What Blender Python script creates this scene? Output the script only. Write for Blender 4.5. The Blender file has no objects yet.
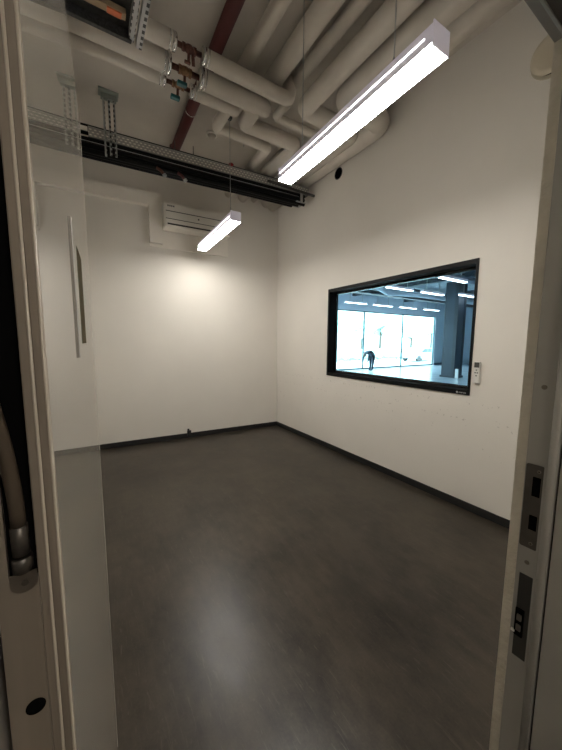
import bpy, bmesh, math, random
from mathutils import Vector, Matrix
random.seed(4)
R = math.radians
SC = bpy.context.scene
COL = SC.collection

# ------------------------------------------------------------------ materials
MATS = {}
def nodes(name):
    m = bpy.data.materials.new(name); m.use_nodes = True
    nt = m.node_tree
    return m, nt, nt.nodes['Principled BSDF']

def mat(name, col, rough=0.5, metal=0.0, var=0.0, scale=6.0, bump=0.0, bscale=60.0, spec=None,
        coat=0.0, stretch=None, rvar=0.0, detail=4):
    if name in MATS: return MATS[name]
    m, nt, p = nodes(name)
    p.inputs['Roughness'].default_value = rough
    p.inputs['Metallic'].default_value = metal
    if spec is not None: p.inputs['Specular IOR Level'].default_value = spec
    if coat: p.inputs['Coat Weight'].default_value = coat; p.inputs['Coat Roughness'].default_value = 0.05
    p.inputs['Base Color'].default_value = (*col, 1)
    tc = nt.nodes.new('ShaderNodeTexCoord'); mp = nt.nodes.new('ShaderNodeMapping')
    nt.links.new(tc.outputs['Object'], mp.inputs['Vector'])
    if stretch: mp.inputs['Scale'].default_value = stretch
    n = nt.nodes.new('ShaderNodeTexNoise'); n.inputs['Scale'].default_value = scale
    n.inputs['Detail'].default_value = detail
    nt.links.new(mp.outputs[0], n.inputs['Vector'])
    cr = nt.nodes.new('ShaderNodeValToRGB')
    cr.color_ramp.elements[0].position = 0.3; cr.color_ramp.elements[1].position = 0.7
    cr.color_ramp.elements[0].color = (*[c * (1 - var) for c in col], 1)
    cr.color_ramp.elements[1].color = (*[min(1, c * (1 + var)) for c in col], 1)
    nt.links.new(n.outputs['Fac'], cr.inputs[0]); nt.links.new(cr.outputs[0], p.inputs['Base Color'])
    if rvar:
        mr = nt.nodes.new('ShaderNodeMapRange')
        mr.inputs['To Min'].default_value = rough - rvar; mr.inputs['To Max'].default_value = rough + rvar
        mr.inputs['From Min'].default_value = 0.3; mr.inputs['From Max'].default_value = 0.7
        nt.links.new(n.outputs['Fac'], mr.inputs['Value']); nt.links.new(mr.outputs[0], p.inputs['Roughness'])
    if bump:
        b = nt.nodes.new('ShaderNodeBump'); b.inputs['Strength'].default_value = bump
        b.inputs['Distance'].default_value = 0.01
        n2 = nt.nodes.new('ShaderNodeTexNoise'); n2.inputs['Scale'].default_value = bscale
        n2.inputs['Detail'].default_value = 3
        nt.links.new(mp.outputs[0], n2.inputs['Vector'])
        nt.links.new(n2.outputs['Fac'], b.inputs['Height']); nt.links.new(b.outputs[0], p.inputs['Normal'])
    MATS[name] = m
    return m

def emit(name, col, s):
    if name in MATS: return MATS[name]
    m, nt, p = nodes(name)
    p.inputs['Base Color'].default_value = (.9, .9, .9, 1)
    p.inputs['Emission Color'].default_value = (*col, 1)
    p.inputs['Emission Strength'].default_value = s
    MATS[name] = m
    return m

def mth(nt, op, a, b=None):
    n = nt.nodes.new('ShaderNodeMath'); n.operation = op
    for i, v in enumerate((a, b)):
        if v is None: continue
        if isinstance(v, (int, float)): n.inputs[i].default_value = v
        else: nt.links.new(v, n.inputs[i])
    return n.outputs[0]

def perforated(name, col, hole, axis, pitch, width, cross, cpitch, cwidth):
    """galvanised sheet with rows of punched slots: axis = run of the sheet, cross = across it"""
    m, nt, p = nodes(name)
    p.inputs['Metallic'].default_value = .35; p.inputs['Roughness'].default_value = .5
    tc = nt.nodes.new('ShaderNodeTexCoord'); sp = nt.nodes.new('ShaderNodeSeparateXYZ')
    nt.links.new(tc.outputs['Object'], sp.inputs[0])
    row = mth(nt, 'FLOOR', mth(nt, 'DIVIDE', sp.outputs[cross], cpitch))
    off = mth(nt, 'MULTIPLY', row, pitch * .5)
    a = mth(nt, 'WRAP', mth(nt, 'ADD', sp.outputs[axis], off), pitch)
    a.node.inputs[2].default_value = 0
    c = mth(nt, 'WRAP', sp.outputs[cross], cpitch); c.node.inputs[2].default_value = 0
    f = mth(nt, 'MULTIPLY', mth(nt, 'LESS_THAN', a, width), mth(nt, 'LESS_THAN', c, cwidth))
    mx = nt.nodes.new('ShaderNodeMix'); mx.data_type = 'RGBA'
    nt.links.new(f, mx.inputs[0]); mx.inputs[6].default_value = (*col, 1); mx.inputs[7].default_value = (*hole, 1)
    nt.links.new(mx.outputs[2], p.inputs['Base Color'])
    MATS[name] = m
    return m

def wall_paint(name, col, scuff=False):
    """white emulsion with roller texture, soft soiling and, on request, a low band of scuff marks"""
    m = mat(name, col, .62, var=.03, scale=1.3, bump=.12, bscale=90, spec=.3)
    if not scuff: return m
    nt = m.node_tree; p = nt.nodes['Principled BSDF']
    tc = nt.nodes.new('ShaderNodeTexCoord'); sp = nt.nodes.new('ShaderNodeSeparateXYZ')
    nt.links.new(tc.outputs['Object'], sp.inputs[0])
    g = nt.nodes.new('ShaderNodeNewGeometry'); gs = nt.nodes.new('ShaderNodeSeparateXYZ')
    nt.links.new(g.outputs['Position'], gs.inputs[0])
    nz = nt.nodes.new('ShaderNodeTexNoise'); nz.inputs['Scale'].default_value = 38; nz.inputs['Detail'].default_value = 2
    nt.links.new(g.outputs['Position'], nz.inputs['Vector'])
    spots = mth(nt, 'GREATER_THAN', nz.outputs['Fac'], .64)
    z = gs.outputs[2]
    band = mth(nt, 'LESS_THAN', mth(nt, 'ABSOLUTE', mth(nt, 'SUBTRACT', z, 1.03)), .018)
    band2 = mth(nt, 'LESS_THAN', mth(nt, 'ABSOLUTE', mth(nt, 'SUBTRACT', z, .87)), .012)
    band3 = mth(nt, 'MULTIPLY', mth(nt, 'LESS_THAN', mth(nt, 'ABSOLUTE', mth(nt, 'SUBTRACT', z, .75)), .2), mth(nt, 'GREATER_THAN', nz.outputs['Fac'], .72))
    f = mth(nt, 'MULTIPLY', spots, mth(nt, 'MAXIMUM', band, band2))
    f = mth(nt, 'MULTIPLY', mth(nt, 'MAXIMUM', f, band3), .32)
    old = p.inputs['Base Color'].links[0].from_socket
    mx = nt.nodes.new('ShaderNodeMix'); mx.data_type = 'RGBA'
    nt.links.new(f, mx.inputs[0]); nt.links.new(old, mx.inputs[6]); mx.inputs[7].default_value = (.25, .22, .19, 1)
    nt.links.new(mx.outputs[2], p.inputs['Base Color'])
    return m

WALL = (.76, .725, .665)
M_wall = wall_paint('white wall paint', WALL)
M_wallr = wall_paint('white wall paint scuffed', WALL, True)
M_ceil = mat('raw painted concrete', (.62, .575, .51), .8, var=.07, scale=2.2, bump=.25, bscale=30)
M_board = mat('plasterboard casing', (.80, .76, .69), .65, var=.02)
M_base = mat('black skirting', (.012, .012, .012), .45, var=.1)
M_pipe = mat('grey pipe jacket', (.60, .555, .49), .55, var=.06, scale=5)
M_cuff = mat('silver cuff', (.70, .70, .70), .22, .95)
M_copper = mat('dark copper', (.12, .05, .035), .45, .5, var=.4, scale=40)
M_brass = mat('dull brass fitting', (.30, .17, .09), .4, .6, var=.3, scale=40)
M_teal = mat('teal valve grip', (.01, .09, .09), .4)
M_red = mat('oxide red pipe paint', (.085, .015, .014), .5, var=.15, scale=10)
M_galv = mat('galvanised steel', (.40, .41, .40), .5, .5, var=.12, scale=25)
M_perf = perforated('perforated tray side', (.36, .36, .34), (.80, .78, .70), 0, .045, .022, 2, .028, .011)
M_perfy = perforated('perforated strut face', (.42, .42, .42), (.04, .04, .04), 1, .05, .028, 0, .04, .018)
M_perfz = perforated('perforated hanger face', (.36, .38, .36), (.05, .05, .05), 2, .05, .028, 0, .04, .016)
M_cable = mat('black cable sheath', (.004, .004, .004), .6, spec=.15)
M_black = mat('black painted frame', (.0035, .0035, .004), .45, spec=.2)
M_blackm = mat('matt black cavity', (.002, .002, .002), .9, spec=.05)
M_white = mat('white plastic', (.80, .79, .76), .35)
M_acw = mat('aged white plastic', (.70, .67, .60), .4)
M_dark = mat('dark grey plastic', (.05, .05, .05), .4)
M_alu = mat('brushed aluminium section', (.19, .165, .135), .3, .15, var=.06, scale=3, stretch=(40, 40, 1))
M_steel = mat('satin steel', (.16, .14, .12), .3, .85, var=.1, scale=20)
M_plate = mat('dark strike plate steel', (.075, .068, .06), .4, .6, var=.1, scale=30)
M_lampb = mat('white lamp housing', (.76, .74, .78), .35)
M_lampb.node_tree.nodes['Principled BSDF'].inputs['Emission Color'].default_value = (.80, .72, .86, 1)   # faint lavender glow put into the housing to brighten its sides
M_lampb.node_tree.nodes['Principled BSDF'].inputs['Emission Strength'].default_value = .16
M_lampe = emit('lamp diffuser glow', (1, .955, .885), 52)
M_lamph = emit('hall lamp glow', (.86, .94, 1), 9)
M_sideglow = emit('lamp side glow', (1, .93, .93), 14)
M_frame = mat('grey enamelled frame', (.28, .27, .25), .45, var=.03)
M_leaf, nt_, p_ = nodes('glossy lacquered leaf')          # white lacquer: a diffuse coat under a clear reflective one
p_.inputs['Base Color'].default_value = (.50, .455, .385, 1); p_.inputs['Roughness'].default_value = .6; p_.inputs['Specular IOR Level'].default_value = 0
lw_ = nt_.nodes.new('ShaderNodeLayerWeight'); lw_.inputs[0].default_value = .5
pw_ = mth(nt_, 'MULTIPLY', mth(nt_, 'POWER', lw_.outputs['Facing'], .5), .75)
gl_ = nt_.nodes.new('ShaderNodeBsdfGlossy'); gl_.inputs['Roughness'].default_value = .03
ms_ = nt_.nodes.new('ShaderNodeMixShader'); nt_.links.new(pw_, ms_.inputs[0])
nt_.links.new(p_.outputs[0], ms_.inputs[1]); nt_.links.new(gl_.outputs[0], ms_.inputs[2])
nt_.links.new(ms_.outputs[0], nt_.nodes['Material Output'].inputs[0])
M_olive = mat('olive shadowed glass', (.10, .085, .055), .9, spec=0)

def floor_mat():
    m, nt, p = nodes('dark polished floor')
    tc = nt.nodes.new('ShaderNodeTexCoord')
    def noise(s, d, st=None):
        mp = nt.nodes.new('ShaderNodeMapping'); nt.links.new(tc.outputs['Object'], mp.inputs[0])
        if st: mp.inputs['Scale'].default_value = st
        n = nt.nodes.new('ShaderNodeTexNoise'); n.inputs['Scale'].default_value = s; n.inputs['Detail'].default_value = d
        n.inputs['Roughness'].default_value = .65
        nt.links.new(mp.outputs[0], n.inputs['Vector']); return n.outputs['Fac']
    a = noise(2.2, 8); b = noise(14, 6, (1, .35, 1)); c = noise(90, 2)
    v = mth(nt, 'ADD', mth(nt, 'MULTIPLY', a, .58), mth(nt, 'ADD', mth(nt, 'MULTIPLY', b, .33), mth(nt, 'MULTIPLY', c, .12)))
    cr = nt.nodes.new('ShaderNodeValToRGB'); e = cr.color_ramp.elements
    e[0].position = .36; e[0].color = (.010, .0078, .0054, 1); e[1].position = .62; e[1].color = (.058, .046, .033, 1)
    nt.links.new(v, cr.inputs[0])
    mp = nt.nodes.new('ShaderNodeMapping'); nt.links.new(tc.outputs['Object'], mp.inputs[0])
    mp.inputs['Rotation'].default_value = (0, 0, .5); mp.inputs['Scale'].default_value = (9, 1.1, 1)
    n2 = nt.nodes.new('ShaderNodeTexNoise'); n2.inputs['Scale'].default_value = 9; n2.inputs['Detail'].default_value = 4
    n2.inputs['Distortion'].default_value = 1.2; nt.links.new(mp.outputs[0], n2.inputs['Vector'])
    sc = nt.nodes.new('ShaderNodeMapRange'); nt.links.new(n2.outputs['Fac'], sc.inputs['Value'])
    sc.inputs['From Min'].default_value = .60; sc.inputs['From Max'].default_value = .78; sc.inputs['To Max'].default_value = .5
    mx = nt.nodes.new('ShaderNodeMix'); mx.data_type = 'RGBA'
    nt.links.new(sc.outputs[0], mx.inputs[0]); nt.links.new(cr.outputs[0], mx.inputs[6]); mx.inputs[7].default_value = (.115, .098, .076, 1)
    nt.links.new(mx.outputs[2], p.inputs['Base Color'])
    mr = nt.nodes.new('ShaderNodeMapRange'); mr.inputs['From Min'].default_value = .35; mr.inputs['From Max'].default_value = .65
    mr.inputs['To Min'].default_value = .285; mr.inputs['To Max'].default_value = .36
    nt.links.new(b, mr.inputs['Value']); nt.links.new(mr.outputs[0], p.inputs['Roughness'])
    p.inputs['Specular IOR Level'].default_value = .42
    return m
M_floor = floor_mat()

def glass_mat(name, tint, refl=.12):
    m = bpy.data.materials.new(name); m.use_nodes = True; nt = m.node_tree
    nt.nodes.clear()
    o = nt.nodes.new('ShaderNodeOutputMaterial'); t = nt.nodes.new('ShaderNodeBsdfTransparent')
    t.inputs[0].default_value = (*tint, 1)
    g = nt.nodes.new('ShaderNodeBsdfGlossy'); g.inputs['Roughness'].default_value = .02
    fr = nt.nodes.new('ShaderNodeLayerWeight'); fr.inputs[0].default_value = .12
    mx = nt.nodes.new('ShaderNodeMixShader')
    nt.links.new(fr.outputs[0], mx.inputs[0]); nt.links.new(t.outputs[0], mx.inputs[1]); nt.links.new(g.outputs[0], mx.inputs[2])
    nt.links.new(mx.outputs[0], o.inputs[0])
    return m
M_glass = glass_mat('clear window glass', (.90, .97, 1))
M_glass2 = glass_mat('facade glass', (.88, .98, .97))

# ------------------------------------------------------------------ mesh building
class MB:
    def __init__(s): s.bm = bmesh.new()
    def box(s, a, b, rz=0, piv=None, bev=0):
        x0, y0, z0 = [min(p, q) for p, q in zip(a, b)]; x1, y1, z1 = [max(p, q) for p, q in zip(a, b)]
        vs = [s.bm.verts.new(v) for v in ((x0,y0,z0),(x1,y0,z0),(x1,y1,z0),(x0,y1,z0),(x0,y0,z1),(x1,y0,z1),(x1,y1,z1),(x0,y1,z1))]
        fs = [s.bm.faces.new([vs[i] for i in f]) for f in ((3,2,1,0),(4,5,6,7),(0,1,5,4),(1,2,6,5),(2,3,7,6),(3,0,4,7))]
        if bev:
            es = list({e for f in fs for e in f.edges})
            r = bmesh.ops.bevel(s.bm, geom=es, offset=bev, segments=2, affect='EDGES', profile=.6)
            vs = list({v for f in r['faces'] for v in f.verts} | {v for v in vs if v.is_valid})
        if rz:
            bmesh.ops.rotate(s.bm, cent=piv or (0, 0, 0), matrix=Matrix.Rotation(rz, 3, 'Z'), verts=vs)
        return s
    def poly(s, pts, vec):
        """extrude a flat polygon by vec"""
        v = Vector(vec); a = [s.bm.verts.new(p) for p in pts]; b = [s.bm.verts.new(Vector(p) + v) for p in pts]
        n = len(pts)
        s.bm.faces.new(a[::-1]); s.bm.faces.new(b)
        for i in range(n): s.bm.faces.new((a[i], a[(i+1) % n], b[(i+1) % n], b[i]))
        return s
    def tube(s, pts, r, seg=16, caps=True, fillet=0, radii=None):
        P = [Vector(p) for p in pts]
        if fillet and len(P) > 2:
            Q = [P[0]]
            for i in range(1, len(P) - 1):
                a, b, c = P[i-1], P[i], P[i+1]
                d1 = (a - b); d2 = (c - b); f = min(fillet, d1.length * .49, d2.length * .49)
                p1 = b + d1.normalized() * f; p2 = b + d2.normalized() * f
                for k in range(9):
                    t = k / 8; Q.append(p1 * (1-t)**2 + b * 2*t*(1-t) + p2 * t*t)
            Q.append(P[-1]); P = Q
        rings = []; N = None
        for i, p in enumerate(P):
            T = (P[min(i+1, len(P)-1)] - P[max(i-1, 0)]).normalized()
            if N is None:
                N = T.orthogonal().normalized()
            else:
                N = (N - T * N.dot(T)).normalized()
            B = T.cross(N); rr = radii[i] if radii else r
            rings.append([s.bm.verts.new(p + (N * math.cos(2*math.pi*k/seg) + B * math.sin(2*math.pi*k/seg)) * rr) for k in range(seg)])
        for a, b in zip(rings, rings[1:]):
            for k in range(seg):
                f = s.bm.faces.new((a[k], a[(k+1) % seg], b[(k+1) % seg], b[k])); f.smooth = True
        if caps:
            s.bm.faces.new(rings[0][::-1]); s.bm.faces.new(rings[-1])
        return s
    def cyl(s, a, b, r, seg=20): return s.tube([a, b], r, seg)
    def ball(s, c, r, sc=(1,1,1), sub=2, jit=0):
        r_ = bmesh.ops.create_icosphere(s.bm, subdivisions=sub, radius=r)
        for v in r_['verts']:
            k = 1 + random.uniform(-jit, jit)
            v.co = Vector((v.co.x*sc[0]*k, v.co.y*sc[1]*k, v.co.z*sc[2]*k)) + Vector(c)
        for v in r_['verts']:
            for f in v.link_faces: f.smooth = not jit
        return s
    def build(s, name, m, parent=None):
        bmesh.ops.recalc_face_normals(s.bm, faces=s.bm.faces)
        me = bpy.data.meshes.new(name)
        off = Vector(parent['_o']) if parent is not None and '_o' in parent else None
        if parent is None:
            xs = [v.co for v in s.bm.verts]
            off = Vector(((min(v.x for v in xs)+max(v.x for v in xs))/2, (min(v.y for v in xs)+max(v.y for v in xs))/2, min(v.z for v in xs)))
        for v in s.bm.verts: v.co -= off
        s.bm.to_mesh(me); s.bm.free(); me.materials.append(m)
        o = bpy.data.objects.new(name, me); COL.objects.link(o)
        o['_o'] = tuple(off)
        if parent is not None: o.parent = parent
        else: o.location = off
        return o

def tag(o, label=None, cat=None, group=None, kind=None):
    for k, v in (('label', label), ('category', cat), ('group', group), ('kind', kind)):
        if v: o[k] = v
    return o
def thing(name, loc, label=None, cat=None, group=None, kind=None):
    o = bpy.data.objects.new(name, None); COL.objects.link(o); o.location = loc; o['_o'] = tuple(loc)
    o.empty_display_size = .05
    return tag(o, label, cat, group, kind)
def copy_tree(o, parent=None):
    c = o.copy(); COL.objects.link(c)
    if parent: c.parent = parent
    for ch in [x for x in SC.objects if x.parent == o]: copy_tree(ch, c)
    return c
def struct(name, mb, m, parent=None):
    o = mb.build(name, m, parent)
    if parent is None: o['kind'] = 'structure'
    return o
def box(a, b, **k): return MB().box(a, b, **k)

# ------------------------------------------------------------------ the room
XR, ZC, XL = 3.01, 4.25, -0.15
YB0, YB1 = 5.135, 4.91           # back wall: left end, right end (slightly out of square)
def yb(x): return YB0 + (YB1 - YB0) * (x - XL) / (XR - XL)
BANG = math.atan2(YB1 - YB0, XR - XL)
struct('floor', MB().poly([(-1.3, -2.1, 0), (XR+.3, -2.1, 0), (XR+.3, 5.6, 0), (-1.3, 5.6, 0)], (0, 0, -.1)), M_floor)
struct('ceiling', MB().poly([(XL-.1, .12, ZC), (XR+.15, .12, ZC), (XR+.15, 5.4, ZC), (XL-.1, 5.4, ZC)], (0, 0, .12)), M_ceil)
struct('wall_back', MB().poly([(XL-.1, yb(XL-.1), 0), (XR+.15, yb(XR+.15), 0), (XR+.15, 5.3, 0), (XL-.1, 5.3, 0)], (0, 0, ZC)), M_wall)
struct('wall_left', box((XL-.1, .338, 0), (XL, 5.13, ZC)), M_wall)
# right wall with the window opening
WY0, WY1, WZ0, WZ1 = 1.455, 3.47, 1.115, 2.345
w = MB()
w.box((XR, .12, 0), (XR+.15, WY0, ZC)); w.box((XR, WY1, 0), (XR+.15, 4.95, ZC))
w.box((XR, WY0, 0), (XR+.15, WY1, WZ0)); w.box((XR, WY0, WZ1), (XR+.15, WY1, ZC))
struct('wall_right', w, M_wallr)
# front wall around the doorway
DX0, DX1, DZ, YF = -.16, .97, 2.305, .338
w = MB()
w.box((DX1, .12, 0), (XR, YF, ZC)); w.box((XL-.1, .12, DZ), (DX1, YF, ZC)); w.box((XL-.1, .12, 0), (DX0, YF, DZ))
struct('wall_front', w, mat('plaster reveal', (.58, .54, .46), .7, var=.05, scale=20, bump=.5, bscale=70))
# skirting
struct('baseboard_right', box((XR-.014, YF, 0), (XR, YB1-.01, .075), bev=.002), M_base)
mb = MB().poly([(XL, yb(XL)-.014, 0), (XR-.014, yb(XR)-.014, 0), (XR-.014, yb(XR)-.0005, 0), (XL, yb(XL)-.0005, 0)], (0, 0, .075))
struct('baseboard_back', mb, M_base)

# plaster casing on the back wall
c = thing('trim_1', (.45, yb(.45), 3.0), kind='structure')
def onback(x0, x1, z0, z1, d, d0=0):
    return MB().poly([(x0, yb(x0)-d, z0), (x1, yb(x1)-d, z0), (x1, yb(x1)-d0, z0), (x0, yb(x0)-d0, z0)], (0, 0, z1-z0))
struct('casing_top', onback(XL, 1.04, 3.56, 3.74, .09), M_board, c)
struct('casing_side', onback(.86, 1.04, 3.04, 3.56, .09), M_board, c)
struct('casing_bottom', onback(.86, 2.07, 3.0, 3.04, .02), M_board, c)
struct('backing_board', onback(1.04, 2.07, 3.04, 3.66, .012), M_board, c)

# ------------------------------------------------------------------ interior window to the hall
win = thing('window_1', (XR, (WY0+WY1)/2, WZ0), kind='structure')
f = MB()
fx0, fx1 = XR-.012, XR+.15
t = .035
f.box((fx0, WY0-.004, WZ0-.008), (fx1, WY0+t*.5, WZ1+.008)); f.box((fx0, WY1-t*.5, WZ0-.008), (fx1, WY1+.012, WZ1+.008))
f.box((fx0, WY0+t*.5, WZ0-.008), (fx1, WY1-t*.5, WZ0+t)); f.box((fx0, WY0+t*.5, WZ1-t), (fx1, WY1-t*.5, WZ1+.008))
struct('window_frame', f, M_black, win)
f = MB()
a = .03
y0, y1, z0, z1 = WY0+.017, WY1-.017, WZ0+.035, WZ1-.035
for q in (((y0, z0), (y0+a, z1)), ((y1-a, z0), (y1, z1)), ((y0+a, z0), (y1-a, z0+a)), ((y0+a, z1-a), (y1-a, z1))):
    f.box((XR+.10, q[0][0], q[0][1]), (XR+.135, q[1][0], q[1][1]))
struct('glazing_bead', f, mat('black bead', (.012, .012, .013), .25), win)
struct('pane', box((XR+.115, y0+a-.002, z0+a-.002), (XR+.121, y1-a+.002, z1-a+.002)), M_glass, win)
# small white maker's marks on the frame's lower corner (unreadable at this size)
k = MB()
k.box((fx0-.0008, 1.555, 1.118), (fx0, 1.572, 1.135)); 
for i, ww in enumerate((.007, .011, .006, .010, .008)):
    yy = 1.546 - i*.014
    k.box((fx0-.0008, yy-ww, 1.120), (fx0, yy, 1.131))
struct('white_marks', k, mat('white print', (.5, .5, .5), .5), win)

# ------------------------------------------------------------------ the door frame (hinge left, lock right)
fr = thing('trim_2', (.4, .3, 0), kind='structure')
j = MB()
j.box((.962, .27, 0), (.974, .3125, DZ), bev=.0015)
struct('lock_jamb', j, M_frame, fr)
struct('lock_jamb_stop', MB().tube([(.9655, .258, 0), (.9655, .258, DZ)], .011, 16).box((.958, .246, 0), (.972, .272, DZ)), M_frame, fr)
struct('lock_jamb_face', box((.959, .14, 0), (.974, .2425, DZ), bev=.002), M_frame, fr)
struct('lock_jamb_back', box((.968, .13, 0), (.974, .312, DZ)), M_blackm, fr)
struct('header_lip', box((-.16, .318, DZ-.002), (.97, .3375, DZ+.012), bev=.002), M_frame, fr)
struct('header_rebate', box((-.16, .13, DZ-.004), (.97, .312, DZ+.004)), mat('dark header steel', (.10, .095, .09), .5), fr)
struct('header_edge', box((-.16, .312, DZ-.008), (.96, .318, DZ+.004), bev=.001), M_galv, fr)
struct('hinge_jamb', box((-.16, .235, 0), (-.0735, .335, DZ), bev=.002), M_frame, fr)
b = MB().cyl((.86, .20, DZ-.03), (.86, .20, DZ-.002), .012).ball((.86, .20, DZ-.03), .012)
struct('header_bolt', b, M_brass, fr)

# strike plates and screws on the lock jamb
def screw(parent, y, z, x=.961, r=.0042):
    s = MB().tube([(x, y, z), (x-.0012, y, z)], r, 16).build('screw', M_steel, parent)
    q = MB()
    q.box((x-.0016, y-.0022, z-.0005), (x-.0011, y+.0022, z+.0005)); q.box((x-.0016, y-.0005, z-.0022), (x-.0011, y+.0005, z+.0022))
    q.build('cross_slot', M_blackm, s)
def rounded(y0, y1, z0, z1, r, x, dx):
    P = []
    for cy, cz, a0 in ((y1-r, z1-r, 0), (y0+r, z1-r, 90), (y0+r, z0+r, 180), (y1-r, z0+r, 270)):
        for i in range(5):
            a_ = R(a0 + i*22.5); P.append((x, cy + r*math.cos(a_), cz + r*math.sin(a_)))
    return MB().poly(P, (dx, 0, 0))
xs = .9618
t1 = thing('strike_plate', (.962, .29, 1.04), 'dark steel strike plate with two square latch holes on the grey lock jamb', 'strike plate')
rounded(.2715, .3095, 1.060, 1.288, .005, xs, -.002).build('plate', M_plate, t1)
for z0, z1 in ((1.204, 1.256), (1.112, 1.152)):
    rounded(.2765, .2935, z0, z1, .001, xs-.0019, -.0006).build('latch_hole', M_blackm, t1)
screw(t1, .282, 1.272, xs-.002); screw(t1, .285, 1.074, xs-.002)
t2 = thing('strike_plate', (.962, .29, .74), 'long narrow dark catch plate with grey rollers, low on the lock jamb', 'catch plate')
rounded(.273, .3025, .736, .982, .001, xs, -.001).build('plate', mat('black steel strip', (.03, .029, .027), .5, .3), t2)
rounded(.283, .3025, .800, .880, .002, xs-.001, -.004).build('catch_body', M_blackm, t2)
for zz in (.856, .826):
    MB().box((xs-.009, .287, zz-.009), (xs-.004, .298, zz+.009), bev=.002).build('roller', M_steel, t2)
MB().box((xs-.007, .300, .806), (xs-.001, .309, .812), bev=.001).build('white_tab', M_white, t2)
s_ = MB().tube([(.962, .289, 1.018), (.9605, .289, 1.018)], .0055, 18).tube([(.9606, .289, 1.018), (.959, .289, 1.018)], .003, 12).build('jamb_screw', M_steel)
tag(s_, 'small round screw on the lock jamb between the two dark plates', 'screw')
s_ = MB().tube([(.962, .289, 1.49), (.9605, .289, 1.49)], .0060, 18).tube([(.9606, .289, 1.49), (.959, .289, 1.49)], .003, 12).build('jamb_screw', M_steel)
tag(s_, 'small round screw on the lock jamb above the upper strike plate', 'screw')

# ------------------------------------------------------------------ the opened door leaf
AY, AX, EY, EX = .305, -.0278, 1.215, .0175      # hinge end and free end of its visible face
dirv = Vector((EX-AX, EY-AY, 0)).normalized(); nrm = Vector((-dirv.y, dirv.x, 0))
def onleaf(y, d=0):                              # point of the visible face at depth y, d in front of it
    tt = (y-AY)/(EY-AY); p = Vector((AX+(EX-AX)*tt, y, 0)); return p - nrm*d
door = thing('door_1', (AX-.02, AY, 0.01), kind='structure')
def slab(y0, y1, z0, z1, d0, d1):
    P = [onleaf(y0, d0), onleaf(y1, d0), onleaf(y1, d1), onleaf(y0, d1)]
    return MB().poly([(p.x, p.y, z0) for p in P], (0, 0, z1-z0))
TH = .04
lf = slab(AY, EY, .012, 2.285, -TH, 0)
struct('door_panel', lf, M_leaf, door)
ef = slab(EY, EY+.0015, .012, 2.285, -.006, .0004)
struct('edge_strip', ef, mat('pale edge strip', (.7, .68, .63), .35), door)
# aluminium hinge edge with the conduit slot cut into it
e = MB()
e.box((-.0690, .298, .012), (-.0615, .3045, 2.285)); e.box((-.0435, .298, .012), (-.0362, .3045, 2.285), bev=.001)
P = [(-.0615, .298, .012), (-.0435, .298, .012)]
for i in range(0, 13):
    a_ = math.pi*i/12; P.append((-.0525 + .009*math.cos(a_), .298, 1.412 - .006*math.sin(a_)))
e.poly(P, (0, .0065, 0)); e.box((-.0615, .298, 1.93), (-.0435, .3045, 2.285))
struct('hinge_edge', e, M_alu, door)
struct('edge_step', MB().box((-.0362, .302, .012), (-.0290, .306, 2.285), bev=.0008), M_alu, door)
for bx_, by_ in ((-.0366, .2982), (-.0294, .3022)):
    struct('edge_highlight', MB().tube([(bx_, by_, .012), (bx_, by_, 2.285)], .0011, 10), mat('painted edge highlight', (.42, .38, .32), .3), door)  # thin pale lines painting the highlights along the hinge edge
struct('slot_lining', MB().box((-.0618, .3035, 1.38), (-.0432, .3045, 1.94)), M_blackm, door)
hp = MB().tube([(-.0523, .2975, 1.296), (-.0523, .299, 1.296)], .0068, 24)
struct('black_plug', hp, M_blackm, door)
br = MB()
P = [(-.0612, .2972, 1.417), (-.0438, .2972, 1.417)]
for i in range(0, 13):
    a_ = -math.pi*i/12; P.append((-.0525 + .0087*math.cos(a_), .2972, 1.408 + .0075*math.sin(a_)))
br.poly(P, (0, .0012, 0))
bo = struct('conduit_bracket', br, M_steel, door)
MB().tube([(-.0518, .2973, 1.4085), (-.0518, .2966, 1.4085)], .0024, 14).build('bracket_screw', M_plate, bo)
cl = MB().tube([(-.0527, .300, 1.418), (-.0527, .300, 1.430)], .0068, 18).tube([(-.0527, .300, 1.432), (-.0530, .2995, 1.456)], .0058, 18)
struct('conduit_clamp', cl, M_plate, door)
cp = [(-.0530, .2995, 1.454), (-.0534, .299, 1.480), (-.0565, .297, 1.52), (-.0625, .293, 1.565), (-.072, .287, 1.60), (-.086, .28, 1.632)]
cb = MB().tube(cp, .0051, 16, fillet=.015)
struct('door_loop_conduit', cb, mat('flexible steel conduit', (.10, .08, .06), .35, .5), door)
# vision slot: raised near rail, dark far slot
rail = slab(.592, .606, 1.572, 1.790, -.001, .0022)
struct('vision_rail', rail, mat('grey rail', (.23, .215, .195), .4, .3), door)
vs = slab(.712, .825, 1.594, 1.777, -.001, .0006)
struct('vision_slot', vs, M_olive, door)

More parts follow.
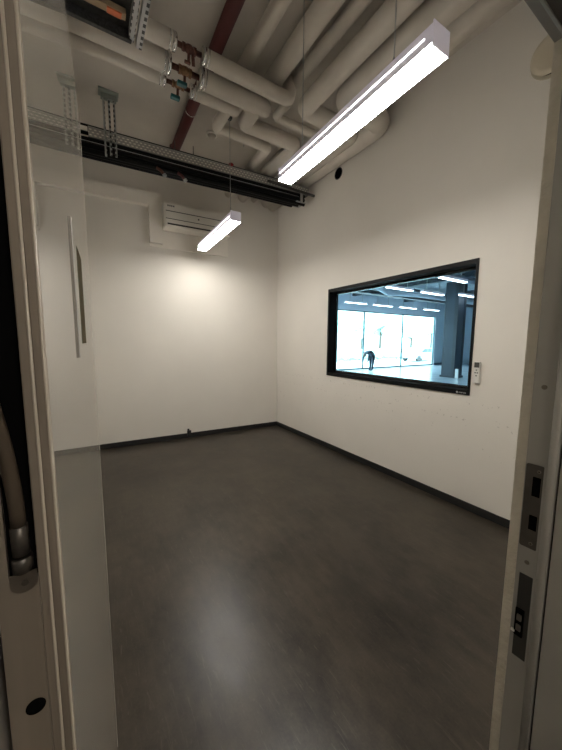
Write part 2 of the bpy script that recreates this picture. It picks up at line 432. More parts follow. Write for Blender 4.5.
# ------------------------------------------------------------------ linear pendant lamps
def lamp(label, y0, y1, x0, x1, wires):
    L = y1-y0; cx = (x0+x1)/2; cy = (y0+y1)/2; z0 = 2.93; rz = -math.atan2(x1-x0, L); pv = (cx, cy, 0); hw = .061
    t = thing('pendant_lamp', (cx, cy, z0), label, 'lamp', 'linear lamps hung on wires')
    h = MB().box((cx-hw, y0, z0+.012), (cx+hw, y1, z0+.062), rz=rz, piv=pv).box((cx-.05, y0, z0+.070), (cx+.05, y1, z0+.105), rz=rz, piv=pv, bev=.004)
    h.box((cx-.05, y0, z0+.06), (cx+.05, y1, z0+.072), rz=rz, piv=pv)
    h.box((cx-hw, y0-.006, z0), (cx+hw, y0, z0+.105), rz=rz, piv=pv, bev=.002)
    h.box((cx-hw, y1, z0), (cx+hw, y1+.006, z0+.105), rz=rz, piv=pv, bev=.002)
    h.build('housing', M_lampb, t)
    MB().box((cx-hw+.002, y0+.001, z0), (cx+hw-.002, y1-.001, z0+.0125), rz=rz, piv=pv).build('diffuser', M_lampe, t)
    g = MB().box((cx-.0625, y0+.04, z0+.050), (cx-hw, y1-.02, z0+.056), rz=rz, piv=pv)  # lit slot along the lamp's left side
    g.build('side_glow', M_sideglow, t)
    g = MB().box((cx+.0625, y0+.04, z0+.050), (cx+hw, y1-.02, z0+.056), rz=rz, piv=pv)  # unseen right-hand glow strip, added to brighten upper walls and ceiling
    g.build('side_glow', M_sideglow, t)
    for wx, wy in wires:
        MB().cyl((wx, wy, z0+.1), (wx, wy, ZC-.001), .0036, 8).build('wire', M_galv, t)
        MB().cyl((wx, wy, z0+.1), (wx, wy, z0+.16), .006, 10).build('wire_grip', M_galv, t)
    return t
lamp('long white linear pendant lamp in front, above the window side', .935, 2.305, 1.445, 1.482, ((1.452, 1.20), (1.475, 2.05)))
lamp('smaller looking white linear pendant lamp in front of the air conditioner', 3.30, 4.60, 1.475, 1.51, ((1.44, 3.36),))

# ------------------------------------------------------------------ air conditioner
ac = thing('air_conditioner', (1.52, yb(1.5)-.012, 3.26), 'white wall mounted split air conditioner with louvred front', 'air conditioner')
ax0, ax1, az0, az1 = 1.035, 2.03, 3.25, 3.585
def acbox(x0, x1, z0, z1, d0, d1, bev=0):
    m_ = MB()
    P = [(x0, yb(x0)-d0), (x1, yb(x1)-d0), (x1, yb(x1)-d1), (x0, yb(x0)-d1)]
    m_.poly([(p[0], p[1], z0) for p in P], (0, 0, z1-z0)); 
    if bev: bmesh.ops.bevel(m_.bm, geom=list(m_.bm.edges), offset=bev, segments=3, affect='EDGES')
    return m_
acbox(ax0, ax1, az0, az1, .012, .25, .012).build('casing', M_acw, ac)
acbox(ax0+.015, ax1-.015, az1-.115, az1-.02, .24, .256, .003).build('top_panel', M_acw, ac)
acbox(ax0+.015, ax1-.015, az0+.115, az1-.125, .24, .258, .003).build('front_grille', M_acw, ac)
acbox(ax0+.02, ax1-.02, az1-.126, az1-.114, .24, .2535).build('grille_gap', M_dark, ac)
fl = acbox(ax0+.02, ax1-.02, az0+.052, az0+.105, .24, .260, .004).build('louvre', M_acw, ac)
acbox(ax0+.02, ax1-.02, az0+.104, az0+.116, .24, .2535).build('louvre_gap', M_dark, ac)
acbox(ax0+.04, ax1-.04, az0+.028, az0+.05, .24, .2535).build('outlet', mat('outlet shadow', (.03, .028, .025), .6), ac)
l = MB()
for i in range(4):
    xx = ax0+.045+i*.026
    l.poly([(xx, yb(xx)-.2572, az1-.06), (xx+.017, yb(xx)-.2572, az1-.06), (xx+.017, yb(xx)-.2562, az1-.06), (xx, yb(xx)-.2562, az1-.06)], (0, 0, .022))
l.build('maker_mark', M_dark, ac)
ball_ = MB().cyl((1.52, yb(1.52)-.262, az0+.165), (1.52, yb(1.52)-.257, az0+.165), .012); ball_.build('round_emblem', M_dark, ac)

# remote control in its holder
rc = thing('remote_control', (XR, 1.39, 1.228), 'white remote control in a wall holder beside the black window', 'remote control')
MB().box((XR-.016, 1.366, 1.224), (XR, 1.424, 1.34), bev=.004).build('holder', M_white, rc)
MB().box((XR-.030, 1.370, 1.236), (XR-.008, 1.420, 1.428), bev=.006).build('body', mat('remote plastic', (.72, .70, .66), .4), rc)
MB().box((XR-.032, 1.374, 1.375), (XR-.029, 1.416, 1.422), bev=.001).build('screen', mat('remote screen', (.05, .05, .045), .3), rc)
for i, (yy, zz) in enumerate(((1.395, 1.352), (1.404, 1.327), (1.386, 1.327), (1.395, 1.300))):
    MB().box((XR-.032, yy-.006, zz-.005), (XR-.029, yy+.006, zz+.005), bev=.001).build('button', M_dark, rc)

# cable outlet box on the back skirting
ob = thing('cable_outlet', (1.36, yb(1.36)-.015, 0), 'small black cable outlet box standing on the back skirting', 'outlet')
MB().box((1.325, yb(1.36)-.05, .03), (1.385, yb(1.36)-.015, .125), bev=.004).build('box', M_base, ob)
MB().box((1.330, yb(1.36)-.040, .122), (1.360, yb(1.36)-.02, .155), bev=.003).build('cable_gland', M_base, ob)

# round hole and round cover high on the right wall
h = thing('pipe_opening', (XR, 3.326, 3.861), 'round black pipe opening high in the right wall', 'wall opening')
MB().cyl((XR-.003, 3.335, 3.87), (XR+.001, 3.335, 3.87), .068, 28).build('hole', M_blackm, h)
rg = MB()
for i in range(28):
    a0 = 2*math.pi*i/28; a1 = 2*math.pi*(i+1)/28
    rg.tube([(XR-.003, 3.335+.07*math.cos(a0), 3.87+.07*math.sin(a0)), (XR-.003, 3.335+.07*math.cos(a1), 3.87+.07*math.sin(a1))], .005, 6)
rg.build('rim', M_dark, h)
vt = thing('air_valve', (XR, 1.04, 3.73), 'round cream air valve disc high on the right wall by the door header', 'air valve')
vc = (1.03, 3.70)
MB().tube([(XR, *vc), (XR-.012, *vc)], .150, 40).build('collar', mat('cream metal', (.52, .47, .36), .5), vt)
MB().tube([(XR-.011, *vc), (XR-.040, *vc)], .128, 40).build('gap', M_blackm, vt)
MB().tube([(XR-.040, *vc), (XR-.052, *vc), (XR-.060, *vc)], .14, 40, radii=[.140, .138, .11]).build('disc', mat('cream disc', (.60, .54, .42), .5), vt)

# ------------------------------------------------------------------ pipework under the ceiling
ZP = 4.0
G = 'lagged pipes under the ceiling'
def pipe(label, pts, r, fil=.14, cuffs=(), group=G, stub=None):
    t = thing('insulated_pipe', tuple(pts[0]), label, 'pipe', group)
    mb = MB().tube(pts, r, 24, fillet=fil)
    if stub:
        a, e = Vector(stub[0]), Vector(stub[1]); d = (e-a).normalized()
        P = [a] + [e - d*r*(1-math.sin(k*math.pi/12)) for k in range(7)]
        mb.tube(P, r, 24, radii=[r] + [r*max(.02, math.cos(k*math.pi/12))**.6 for k in range(7)])
    mb.build('jacket', M_pipe, t)
    for x, y, z, d in cuffs:
        MB().tube([(x-d*.03, y, z), (x, y, z)], r+.002, 24).tube([(x-d*.055, y, z), (x-d*.045, y, z)], r+.002, 24).build('cuff', M_cuff, t)
        MB().tube([(x, y, z), (x+d*.004, y, z)], r-.012, 20).build('end_disc', M_pipe, t)
    return t
def on(x, y, z=ZP): return (x, y, z)
YP1, YP2, YP3 = 2.79, 3.02, 3.21
pipe('grey lagged pipe left of the valves, nearest the door', [on(XL, YP1), on(.735, YP1)], .062, cuffs=((.735, YP1, ZP, 1),))
pipe('thick grey lagged pipe left of the valves, middle of three', [on(XL, YP2), on(.74, YP2)], .078, cuffs=((.74, YP2, ZP, 1),))
pipe('thin grey lagged pipe left of the valves, nearest the back wall', [on(XL, YP3), on(.74, YP3)], .052, cuffs=((.74, YP3, ZP, 1),))
yw = lambda x: yb(x)-.016
pipe('grey lagged pipe right of the valves, ending in an elbow by the lamp wire', [on(.95, YP1), on(1.84, YP1), on(1.84, YP1, ZP+.18)], .062, .06, cuffs=((.95, YP1, ZP, -1),))
pipe('thick grey lagged pipe right of the valves, jogging twice to the back wall', [on(1.60, YP2), on(1.60, 3.33), on(2.28, 3.33), on(2.33, yw(2.3))], .080, .045, cuffs=((1.0, YP2, ZP, -1),), stub=(on(1.0, YP2), on(1.745, YP2)))
pipe('thin grey lagged pipe right of the valves, jogging round the smoke detector', [on(1.36, YP3), on(1.36, 3.56), on(2.03, 3.56), on(2.08, yw(2.08))], .058, .035, cuffs=((.97, YP3, ZP, -1),), stub=(on(.97, YP3), on(1.48, YP3)))
pipe('slim grey lagged pipe starting beside the elbow and running to the wall', [on(1.85, 2.84, ZP+.0), on(1.84, 3.06), on(2.50, 3.06), on(2.53, yw(2.5))], .042, .05)
ZU = 4.165
G2 = 'lagged pipes running towards the door'
pipe('grey lagged ceiling pipe next to the red pipe, running to the door', [on(1.37, .35, ZU), on(1.385, 2.98, ZU)], .062, group=G2)
pipe('second lagged ceiling pipe from the red pipe, wide, running to the door', [on(1.66, .35, ZU-.02), on(1.68, 2.92, ZU-.02)], .085, group=G2)
pipe('slim lagged ceiling pipe, third from the red pipe, running to the door', [on(1.90, .35, ZU), on(1.89, 2.86, ZU)], .055, group=G2)
pipe('thick lagged pipe with an elbow just left of the long lamp', [on(2.02, .35), on(2.03, 2.80), on(2.74, 2.80), on(2.76, yw(2.75))], .088, .085, group=G2)
pipe('thick lagged pipe above the long lamp turning to the right wall', [on(2.30, .35), on(2.30, 2.50), on(2.885, 2.50), on(2.885, yw(2.88))], .112, .11, group=G2)
pipe('lagged pipe above the long lamp, nearest the right wall', [on(2.62, .35, 4.10), on(2.62, 2.2, 4.10), on(2.62, 2.2, 4.24)], .11, .12, group=G2)

# red sprinkler main
rp = thing('red_pipe', (1.02, 2, 4.1), 'dark red painted sprinkler pipe crossing under the ceiling', 'pipe')
MB().tube([(1.05, .35, 4.185), (1.15, 4.60, 4.185), (1.15, 4.60, 4.249)], .058, 24, fillet=.08).build('run', M_red, rp)
MB().tube([(1.129, 3.72, 4.185), (1.1294, 3.735, 4.185)], .064, 24).build('coupling_band', M_cuff, rp)
MB().box((1.06, 3.30, 4.23), (1.19, 3.34, ZC-.001)).build('clamp', M_galv, rp)

# valves between the cut pipe ends
def valve(label, x0, x1, y, r, kind):
    t = thing('pipe_valve', ((x0+x1)/2, y, ZP), label, 'valve', 'valves between the lagged pipes')
    cx = (x0+x1)/2
    MB().tube([(x0, y, ZP), (x1, y, ZP)], r*.33, 14).build('copper_run', M_copper, t)
    b = MB().ball((cx, y, ZP), r*.62, (1.2, .9, .9), 2)
    b.tube([(cx-.055, y, ZP), (cx-.035, y, ZP)], r*.55, 6).tube([(cx+.035, y, ZP), (cx+.055, y, ZP)], r*.55, 6)
    b.build('body', M_brass if kind else M_copper, t)
    MB().tube([(cx, y, ZP), (cx, y+.02, ZP-.085)], .012, 10).build('stem', M_copper, t)
    if kind:
        g = MB().box((cx-.065, y+.0, ZP-.115), (cx+.02, y+.045, ZP-.085), bev=.008)
        g.build('handle', M_teal, t)
    else:
        MB().tube([(cx+.03, y, ZP), (cx+.05, y+.05, ZP-.075)], .014, 10).build('drain_spout', M_copper, t)
        MB().box((cx-.035, y+.01, ZP-.10), (cx+.015, y+.03, ZP-.08), bev=.004).build('lever', M_copper, t)
    return t
valve('dark copper valve between the cut pipe ends, nearest the door', .735, .95, YP1, .06, 0)
valve('brass ball valve with teal grip in the middle pipe', .74, 1.0, YP2, .07, 1)
valve('ball valve with teal grip on the thin pipe, nearest the back wall', .74, .97, YP3, .055, 1)
for (hx, hy) in ((.80, 3.33), (.93, 3.27)):
    pass

# smoke detector, hanger channel, small drop bits
sd = thing('smoke_detector', (1.50, 4.08, ZC), 'round pale smoke detector on the ceiling left of the jogging pipes', 'smoke detector')
MB().tube([(1.50, 4.08, ZC-.001), (1.50, 4.08, ZC-.02)], .072, 24).build('base', M_acw, sd)
MB().tube([(1.50, 4.08, ZC-.02), (1.50, 4.08, ZC-.05)], .05, 24, radii=[.052, .035]).build('head', M_pipe, sd)
hc = thing('ceiling_channel', (1.97, 3.97, ZC), 'short dark slotted channel screwed to the ceiling between pipes', 'bracket')
MB().box((1.85, 3.95, ZC-.03), (2.10, 3.99, ZC-.001)).build('channel', M_dark, hc)
MB().cyl((1.90, 3.97, ZC-.08), (1.90, 3.97, ZC-.02), .006, 8).build('bolt', M_galv, hc)
wh = thing('wire_hook', (1.44, 3.36, 4.1), 'dark hook and clamp at the top of the rear lamp wire', 'hook')
MB().box((1.415, 3.34, 4.0), (1.465, 3.385, 4.03), bev=.004).tube([(1.44, 3.36, 4.02), (1.42, 3.33, 4.08), (1.44, 3.34, 4.13)], .010, 8).build('clamp', M_dark, wh)
pc = thing('pipe_clamp', (1.86, 2.93, 4.1), 'small dark valve bundle between two pipe ends beside the lamp wire', 'clamp')
MB().box((1.78, 2.90, 4.07), (1.86, 2.96, 4.15), bev=.01).tube([(1.80, 2.9, 4.1), (1.80, 2.86, 4.02)], .012, 8).build('body', M_dark, pc)

# ------------------------------------------------------------------ cable tray and bundles across the room
TZ = 3.795
TRAY = lambda x: 4.115 - .075*x
tr = thing('cable_tray', (1.4, TRAY(1.4), TZ), 'long galvanised perforated cable tray crossing the room below the pipes', 'cable tray')
def skew(x0, x1, d0, d1, z0, z1):
    return MB().poly([(x0, TRAY(x0)+d0, z0), (x1, TRAY(x1)+d0, z0), (x1, TRAY(x1)+d1, z0), (x0, TRAY(x0)+d1, z0)], (0, 0, z1-z0))
skew(.13, 2.93, 0, .004, TZ-.015, TZ+.085).build('side_rail', M_perf, tr)
skew(.13, 2.93, 0, .018, TZ+.084, TZ+.090).build('rail_lip', M_galv, tr)
skew(.13, 2.93, .004, .20, TZ-.015, TZ-.01).build('tray_floor', M_dark, tr)
skew(.13, 2.93, .196, .20, TZ-.01, TZ+.085).build('side_rail', M_perf, tr)
def run(x0, x1, d, z, r, n=6, jit=.002, seg=10):
    P = []
    for i in range(n+1):
        x = x0+(x1-x0)*i/n; k = 0 if i in (0, n) else 1
        P.append((x, TRAY(x)+d+k*random.uniform(-jit, jit), z+k*random.uniform(-jit, jit)))
    return MB().tube(P, r, seg)
for i in range(5):
    o = run(XL, (2.72, 2.6, 2.7, 2.5, 2.4)[i], .03+i*.036, TZ+.100+.010*(i % 2), .0165).build('cable', M_cable)
    tag(o, 'black cable lying along the top of the perforated tray', 'cable', 'black cables on top of the tray')
for i in range(9):
    o = run(XL, 2.86-.07*(i % 3), .012+(i % 3)*.056, TZ-.048-(i//3)*.054, .0255).build('cable', M_cable)
    tag(o, 'thick black cable in the bundle slung below the perforated tray', 'cable', 'black cables below the tray')
o = run(XL, 2.75, -.018, TZ-.075, .0035, 6, .002, 8).build('thin_wire', M_galv)
tag(o, 'thin pale wire along the front of the black cable bundle', 'wire')
o = skew(-.08, .125, -.006, .0, TZ+.03, TZ+.075).build('tray_splice', mat('bright splice', (.75, .73, .68), .4))
tag(o, 'bright white splice strip at the left end of the cable tray', 'splice')
HYH = TRAY(.33)-.03
hg = thing('tray_hanger', (.33, HYH, TZ), 'galvanised slotted channel hanger with ceiling plate holding the tray left end', 'bracket')
MB().box((.24, HYH-.07, ZC-.02), (.43, HYH+.05, ZC-.001), bev=.003).box((.26, HYH-.03, ZC-.07), (.41, HYH+.02, ZC-.02), bev=.003).build('head_plate', mat('green grey zinc', (.26, .29, .26), .5, .3), hg)
for xx in (.285, .335, .385):
    MB().box((xx-.010, HYH-.018, 3.60+.02*(xx > .3)), (xx+.010, HYH, ZC-.06)).build('slotted_leg', M_perfz, hg)
TY = 3.90
hg2 = thing('tray_hanger', (2.80, TY-.02, TZ), 'short galvanised bracket holding the tray right end beside the long lamp', 'bracket')
MB().box((2.77, TY-.03, 3.65), (2.81, TY-.012, 3.80), bev=.004).build('leg', M_galv, hg2)
MB().box((2.70, TY-.03, 3.64), (2.86, TY+.16, 3.65), bev=.003).build('foot', M_galv, hg2)
bar = MB().box((2.2, TY-.055, TZ-.03), (XR-.001, TY-.03, TZ-.005)).build('support_bar', mat('dark support bar', (.05, .05, .048), .5))
tag(bar, 'dark bar fixed to the right wall under the cable tray end', 'bar')
for x, lab in ((.80, 'red and silver cable gland under the tray, left of the pair'), (1.04, 'dark red hose end hanging under the tray above the air conditioner')):
    g = thing('cable_gland', (x, TRAY(x), 3.68), lab, 'fitting')
    MB().tube([(x, TRAY(x), 3.635), (x+.05, TRAY(x), 3.62), (x+.09, TRAY(x), 3.575)], .018, 12, fillet=.02).build('hose', M_red if x > 1 else M_copper, g)
    MB().tube([(x+.085, TRAY(x), 3.585), (x+.10, TRAY(x), 3.56)], .024, 12).build('ring', M_galv, g)
o = MB().ball((1.72, TRAY(1.72)-.01, TZ+.105), .025, (1.4, 1, .8)).build('warning_cap', mat('bright red cap', (.3, .02, .02), .4))
tag(o, 'small red cap sitting on the front rail of the cable tray', 'cap')
for x in (1.02, 1.24):
    o = MB().tube([(x, TRAY(x)+.01, TZ+.09), (x, TRAY(x)+.01, TZ+.20)], .006, 8).build('threaded_stud', M_dark)
    tag(o, 'thin dark threaded stud standing up from the cable tray', 'stud', 'studs on the tray')

# open service tray at the top left
st = thing('service_tray', (.15, 2.5, 3.7), 'dark metal service tray overhead at the top left, holding timber', 'tray')
MB().box((-.06, 2.60, 3.70), (.38, 2.63, 3.78), bev=.003).box((-.06, 2.15, 3.70), (-.03, 2.6, 3.78)).build('edge_rail', mat('speckled dark steel', (.05, .05, .05), .6, .3, var=.5, scale=60), st)
MB().box((-.03, 2.15, 3.76), (.36, 2.60, 3.765)).build('tray_sheet', mat('dark tray sheet', (.035, .034, .032), .6, var=.4, scale=30), st)
MB().box((.41, 2.10, 3.70), (.45, 2.64, 3.74)).build('slotted_channel', M_perfy, st)
MB().box((.36, 2.10, 3.71), (.395, 2.62, 3.75)).build('slotted_channel', M_perfy, st)
tb = MB().box((.04, 2.44, 3.715), (.33, 2.49, 3.75), bev=.003).build('timber_batten', mat('tan timber', (.36, .26, .16), .7, var=.2, scale=20, stretch=(1, 20, 20)))
tag(tb, 'tan timber batten lying in the dark overhead service tray', 'batten')
tb = MB().box((.22, 2.445, 3.708), (.305, 2.488, 3.716), bev=.003).build('orange_block', mat('orange plastic', (.55, .13, .04), .5))
tag(tb, 'orange block at the right end of the tan timber batten', 'block')
for x in (0.02, .34):
    MB().cyl((x, 2.61, 3.78), (x, 2.61, ZC-.001), .006, 8).build('hanging_rod', M_galv, st)

# ------------------------------------------------------------------ corridor the camera stands in
struct('wall_corridor_left', box((-1.3, -2, 0), (-1.2, .12, 2.9)), M_wall)
struct('wall_corridor_right', box((2.4, -2, 0), (2.5, .12, 2.9)), M_wall)
struct('wall_corridor_back', box((-1.3, -2.1, 0), (2.5, -2.0, 2.9)), M_wall)
struct('wall_corridor_front', MB().box((-1.2, .08, 0), (XL-.1, .12, 2.9)), M_wall)
struct('ceiling_corridor', box((-1.3, -2.1, 2.9), (2.5, .12, 3.0)), M_ceil)
cl_ = thing('fill_lamp', (.6, -1.2, 2.88), 'unseen square fill lamp added in the corridor behind the camera', 'lamp')  # unseen lamp, added as dim fill for door edge and frames
MB().box((.3, -1.5, 2.87), (.9, -.9, 2.899), bev=.004).build('housing', M_lampb, cl_)
MB().box((.33, -1.47, 2.866), (.87, -.93, 2.871)).build('diffuser', emit('corridor fill light', (1, .90, .78), 24), cl_)

# ------------------------------------------------------------------ the hall beyond the window
HX1, HY0, HY1, HZ = 24.0, -3.0, 12.5, 4.3
hx0 = XR+.15
struct('floor_hall', MB().poly([(XR+.3, HY0, 0), (HX1, HY0, 0), (HX1, HY1, 0), (XR+.3, HY1, 0)], (0, 0, -.1)).poly([(XR+.16, 5.6, 0), (XR+.3, 5.6, 0), (XR+.3, HY1, 0), (XR+.16, HY1, 0)], (0, 0, -.1)),
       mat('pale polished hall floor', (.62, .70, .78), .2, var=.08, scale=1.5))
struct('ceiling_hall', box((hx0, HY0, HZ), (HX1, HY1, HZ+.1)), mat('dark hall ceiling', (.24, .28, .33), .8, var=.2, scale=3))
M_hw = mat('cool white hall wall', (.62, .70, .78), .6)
struct('wall_hall_end', box((HX1, HY0, 0), (HX1+.1, HY1+.2, HZ)), M_hw)
struct('wall_hall_near', box((hx0, HY0-.1, 0), (HX1, HY0, HZ)), M_hw)
struct('wall_hall_side', box((XR+.05, 4.95, 0), (hx0, HY1, HZ)).box((XR+.05, HY0, 0), (hx0, .12, HZ)), M_hw)
fw = MB().box((20.6, HY1, 0), (HX1, HY1+.2, HZ)).box((hx0, HY1, 3.36), (20.6, HY1+.2, HZ))
struct('wall_hall_facade', fw, M_hw)
struct('baseboard_hall', box((20.6, HY1-.03, 0), (HX1, HY1, .16)), mat('blue grey hall skirting', (.16, .22, .30), .5))
wn = 2
for x0, x1 in ((3.1, 6.6), (6.6, 10.1), (10.1, 13.6), (13.6, 17.1), (17.1, 20.6)):
    q = thing('window_%d' % wn, ((x0+x1)/2, HY1+.1, 0), kind='structure'); wn += 1
    fm = MB().box((x0, HY1+.06, 0), (x0+.035, HY1+.13, 3.36)).box((x1-.035, HY1+.06, 0), (x1, HY1+.13, 3.36))
    fm.box((x0, HY1+.06, 0), (x1, HY1+.13, .10)).box((x0, HY1+.06, 3.30), (x1, HY1+.13, 3.36))
    struct('window_frame', fm, mat('teal grey facade frame', (.10, .20, .22), .4), q)
    struct('pane', box((x0+.03, HY1+.09, .09), (x1-.03, HY1+.10, 3.31)), M_glass2, q)
cm = thing('column', (14.3, 7.8, 0), 'dark blue grey square steel clad column in the hall beyond the window', 'column')
MB().box((13.98, 7.5, 0), (14.56, 8.08, HZ)).build('shaft', mat('blue grey column', (.045, .062, .085), .5), cm)
MB().box((13.95, 7.47, 0), (14.0, 7.62, HZ)).box((14.5, 7.47, 0), (14.62, 7.56, HZ)).build('flange', mat('dark column flange', (.03, .04, .055), .5), cm)
MB().box((13.93, 7.42, 0), (14.65, 8.13, .09), bev=.01).build('foot', mat('column foot', (.03, .04, .055), .5), cm)
o = MB().box((13.93, 7.28, 0), (13.99, 7.42, .42), bev=.01).build('white_panel', M_white)
tag(o, 'small white panel leaning against the foot of the hall column', 'panel')
# hall lamps
base = thing('hall_lamp', (10.3, 5.65, 3.6), 'white linear lamp hanging in the hall nearest the window glass', 'lamp', 'linear lamps hanging in the hall')
MB().box((9.4, 5.58, 3.62), (10.9, 5.72, 3.70)).build('housing', M_lampb, base)
MB().box((9.41, 5.585, 3.60), (10.89, 5.715, 3.622)).build('diffuser', M_lamph, base)
for wx in (9.7, 10.6):
    MB().cyl((wx, 5.65, 3.69), (wx, 5.65, 4.3), .01, 6).build('wire', M_galv, base)
labs = {
 (10.2, 7.7): 'white linear lamp in the middle row of the hall, far left',
 (12.3, 7.67): 'white linear lamp in the middle row of the hall, left of the column',
 (14.25, 7.2): 'white linear lamp in the middle row of the hall, beside the column top',
 (12.0, 11.7): 'leftmost white linear lamp of the row along the glazed facade',
 (14.1, 11.7): 'second white linear lamp from the left along the glazed facade',
 (16.2, 11.6): 'third white linear lamp from the left along the glazed facade',
 (18.4, 11.5): 'rightmost white linear lamp along the glazed facade, near the column',
 (12.6, 5.65): 'white linear lamp in the hall, front row at the right edge of the window'}
for (x, y), lb in labs.items():
    o = copy_tree(base); o['label'] = lb; o.location = (x+.15, y, 3.6)
# hall services
def hduct(label, pts, r, m_):
    o = MB().tube(pts, r, 14, fillet=.3).build('hall_duct', m_); tag(o, label, 'duct'); return o
hduct('pale bent duct under the hall ceiling', [(9.0, 8.0, 3.75), (11.0, 8.9, 3.7), (12.4, 8.5, 3.7), (19, 8.5, 3.7)], .12, M_hw)
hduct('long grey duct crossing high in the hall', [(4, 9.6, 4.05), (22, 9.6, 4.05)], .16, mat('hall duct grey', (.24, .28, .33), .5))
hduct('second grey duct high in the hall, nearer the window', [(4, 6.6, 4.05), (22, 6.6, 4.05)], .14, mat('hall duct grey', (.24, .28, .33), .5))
for i, y in enumerate((4.6, 10.6)):
    o = MB().box((4, y, 3.95), (22, y+.35, 4.02)).box((4, y, 4.02), (22, y+.03, 4.1)).build('hall_cable_tray', mat('hall tray', (.05, .065, .085), .5))
    tag(o, ('dark cable tray under the hall ceiling near the window glass', 'dark cable tray under the hall ceiling near the facade')[i], 'cable tray')
for i, x in enumerate((8, 12.5, 17)):
    o = MB().box((x, HY0, 4.12), (x+.25, HY1, 4.30)).build('ceiling_beam', mat('hall beam', (.06, .075, .095), .6))
    tag(o, ('dark ceiling beam of the hall, left', 'dark ceiling beam of the hall, before the column', 'dark ceiling beam of the hall, beyond the column')[i], 'beam')

# ------------------------------------------------------------------ the bending person in the hall
def skin(name, pts, edges, radii, m_, parent, root=0, sub=1):
    me = bpy.data.meshes.new(name); off = Vector(parent['_o'])
    me.from_pydata([tuple(Vector(p)-off) for p in pts], edges, []); me.update()
    o = bpy.data.objects.new(name, me); COL.objects.link(o); o.parent = parent
    md = o.modifiers.new('Skin', 'SKIN')
    for i, r_ in enumerate(radii):
        d = me.skin_vertices[0].data[i]
        d.radius = r_ if isinstance(r_, tuple) else (r_, r_); d.use_root = (i == root)
    sb = o.modifiers.new('Sub', 'SUBSURF'); sb.levels = sb.render_levels = sub
    me.materials.append(m_); o['_o'] = tuple(off)
    for p in me.polygons: p.use_smooth = True
    return o
px, py = 13.22, 11.65
pe = thing('person', (px, py, 0), 'person in dark clothes bending down to the floor in the hall', 'person')
M_cloth = mat('dark blue clothes', (.05, .07, .10), .8); M_skin = mat('skin', (.42, .33, .28), .6); M_hair = mat('grey hair', (.20, .21, .22), .7)
# pelvis at the right, torso level towards the left, arms hanging
B_ = [(px+.14, py, .93), (px-.10, py, 1.08), (px-.32, py, 1.05), (px-.42, py, .98),
      (px+.10, py-.1, .88), (px+.04, py-.12, .50), (px-.02, py-.12, .09), (px-.14, py-.12, .04),
      (px+.10, py+.1, .88), (px+.10, py+.12, .50), (px+.10, py+.12, .09), (px-.02, py+.12, .04),
      (px-.34, py-.19, .98), (px-.40, py-.20, .72), (px-.44, py-.16, .48),
      (px-.34, py+.19, .98), (px-.38, py+.20, .72), (px-.46, py+.16, .50)]
E_ = [(0,1),(1,2),(2,3),(0,4),(4,5),(5,6),(6,7),(0,8),(8,9),(9,10),(10,11),(2,12),(12,13),(13,14),(2,15),(15,16),(16,17)]
Rd = [(.17,.15),(.15,.14),(.16,.13),.07,.11,.075,.05,.04,.11,.075,.05,.04,.065,.05,.035,.065,.05,.035]
skin('body', B_, E_, Rd, M_cloth, pe, 0, 2)
hd = MB().ball((px-.52, py, .90), .10, (.95, .8, 1.15), 3).ball((px-.60, py, .88), .022).tube([(px-.42, py, .98), (px-.48, py, .93)], .05, 12)
hd.build('head', M_skin, pe)
MB().ball((px-.50, py, .915), .105, (.85, .88, 1.1), 3).build('hair', M_hair, pe)
for s in (-1, 1):
    hm = MB().ball((px-.455, py+s*.155, .44), .035, (.5, .9, 1.2), 2)
    for i in range(4):
        hm.tube([(px-.455+.0, py+s*.155+(i-1.5)*.018, .41), (px-.468, py+s*.155+(i-1.5)*.019, .365), (px-.462, py+s*.155+(i-1.5)*.017, .335-.006*abs(i-1.5))], .008, 8)
    hm.tube([(px-.455, py+s*.125, .45), (px-.48, py+s*.11, .415), (px-.485, py+s*.112, .39)], .009, 8)
    hm.build('hand', M_skin, pe)

# ------------------------------------------------------------------ outside the facade
struct('ground_outside', MB().poly([(-20, HY1+.2, -.4), (70, HY1+.2, -.4), (70, 70, -.4), (-20, 70, -.4)], (0, 0, -.2)), mat('pale paving', (.55, .60, .60), .8, var=.06, scale=2))
M_leafs = [mat('foliage a', (.50, .64, .56), .8, var=.2, scale=9), mat('foliage b', (.56, .68, .62), .8, var=.2, scale=8)]
M_trunk = mat('bark', (.16, .13, .11), .9)
tl = ['pale green tree outside, behind the leftmost facade pane', 'broad tree outside, just right of the bending person', 'round tree outside behind the middle of the glazing', 'low round tree outside, above the parked car', 'tall tree outside by the right end of the glazing', 'far green tree between the facade mullions']
for i, (x, y, h_, r_) in enumerate(((24, 28, 5.2, 2.2), (31, 29, 4.6, 2.0), (37, 31, 5.4, 2.4), (43, 30, 4.4, 2.1), (50, 31, 5.6, 2.4), (28, 34, 6.0, 2.6))):
    t = thing('tree', (x, y, -.4), tl[i], 'tree', 'trees outside the facade')
    MB().tube([(x, y, -.4), (x+.1, y, h_*.4), (x, y, h_*.65)], .2, 10, radii=[.22, .16, .08]).tube([(x, y, h_*.4), (x+.7, y, h_*.6)], .07, 8).build('trunk', M_trunk, t)
    cr_ = MB()
    for q in range(16):
        a_ = random.uniform(0, 6.28); rr = random.uniform(.2, .75)*r_
        cr_.ball((x+rr*math.cos(a_), y+rr*math.sin(a_), h_*.72+random.uniform(-.35, .45)*r_), r_*random.uniform(.28, .45), (1, 1, .85), 2, .12)
    cr_.build('crown', M_leafs[i % 2], t)
# low hedge
hh = MB()
for q in range(70):
    hh.ball((16+q*.62, 24+random.uniform(-.2, .2), .25), .62, (1, .8, 1), 2, .12)
o = hh.build('hedge', M_leafs[1]); tag(o, 'long low green hedge outside the glazed facade', 'hedge')
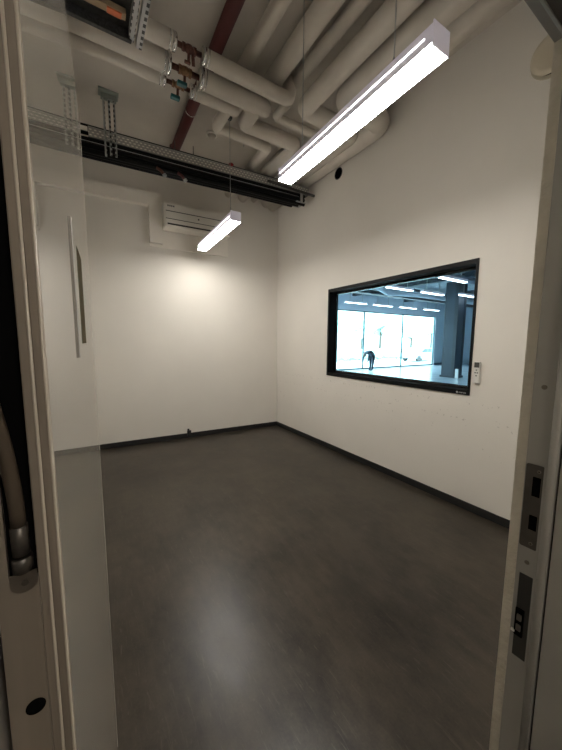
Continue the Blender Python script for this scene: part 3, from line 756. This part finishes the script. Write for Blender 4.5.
# pale building
bd = thing('building', (34, 46, -.4), 'pale building across the street beyond the trees', 'building')
MB().box((10, 46, -.4), (62, 54, 9)).build('wall', mat('pale facade', (.62, .66, .66), .8), bd)
for fz in (1.2, 4.4):
    for q in range(12):
        MB().box((12+q*4.1, 45.93, fz), (14.4+q*4.1, 46.02, fz+1.7)).build('window', mat('far window', (.45, .55, .60), .3), bd)
# parked car
cx, cy = 30.3, 20.0
cr = thing('parked_car', (cx, cy, -.4), 'pale silver parked car outside the right facade pane', 'car')
prof = [(-2.1, .35), (-2.15, .62), (-1.95, .86), (-1.15, .95), (-.55, 1.38), (.75, 1.42), (1.5, 1.0), (2.05, .92), (2.15, .6), (2.1, .33)]
MB().poly([(cx+a_, cy-.85, b_-.4) for a_, b_ in prof], (0, 1.7, 0)).build('body', mat('silver car paint', (.42, .47, .50), .3, .3), cr)
MB().poly([(cx+a_, cy-.86, b_-.4) for a_, b_ in ((-1.05, .97), (-.5, 1.32), (.05, 1.34), (.05, .97))], (0, 1.72, 0)).poly([(cx+a_, cy-.86, b_-.4) for a_, b_ in ((.12, .97), (.12, 1.34), (.7, 1.35), (1.3, 1.0))], (0, 1.72, 0)).build('side_window', mat('car glass', (.06, .09, .10), .1), cr)
for sx in (-1.35, 1.35):
    for sy in (-.87, .67):
        MB().cyl((cx+sx, cy+sy, -.08), (cx+sx, cy+sy+.2, -.08), .32, 24).build('wheel', M_dark, cr)

# ------------------------------------------------------------------ light
wd = bpy.data.worlds.new('sky'); SC.world = wd; wd.use_nodes = True
bg = wd.node_tree.nodes['Background']; bg.inputs[0].default_value = (.80, .92, 1.0, 1); bg.inputs[1].default_value = 7.5
sn = bpy.data.lights.new('sun', 'SUN'); sn.energy = 7; sn.angle = R(3); sn.color = (1, .97, .92)
so = bpy.data.objects.new('sun', sn); COL.objects.link(so); so.rotation_euler = (R(-28), R(18), 0); so.location = (30, 20, 20)

# ------------------------------------------------------------------ camera
cam = bpy.data.cameras.new('camera'); co = bpy.data.objects.new('camera', cam); COL.objects.link(co)
yaw, pit, rol = R(32.25), R(6.24), R(.32)
fwd = Vector((math.sin(yaw)*math.cos(pit), math.cos(yaw)*math.cos(pit), -math.sin(pit)))
rt = Vector((math.cos(yaw), -math.sin(yaw), 0)); up = rt.cross(fwd)
rt2 = rt*math.cos(rol) + up*math.sin(rol); up2 = up*math.cos(rol) - rt*math.sin(rol)
co.matrix_world = Matrix(((rt2.x, up2.x, -fwd.x, 0), (rt2.y, up2.y, -fwd.y, 0), (rt2.z, up2.z, -fwd.z, 1.6), (0, 0, 0, 1)))
cam.sensor_fit = 'HORIZONTAL'; cam.sensor_width = 36; cam.lens = 306.0/562*36
cam.clip_start = .01; cam.clip_end = 300
SC.camera = co
SC.view_settings.view_transform = 'Standard'
SC.view_settings.exposure = .1
for o in list(SC.objects):
    if '_o' in o: del o['_o']
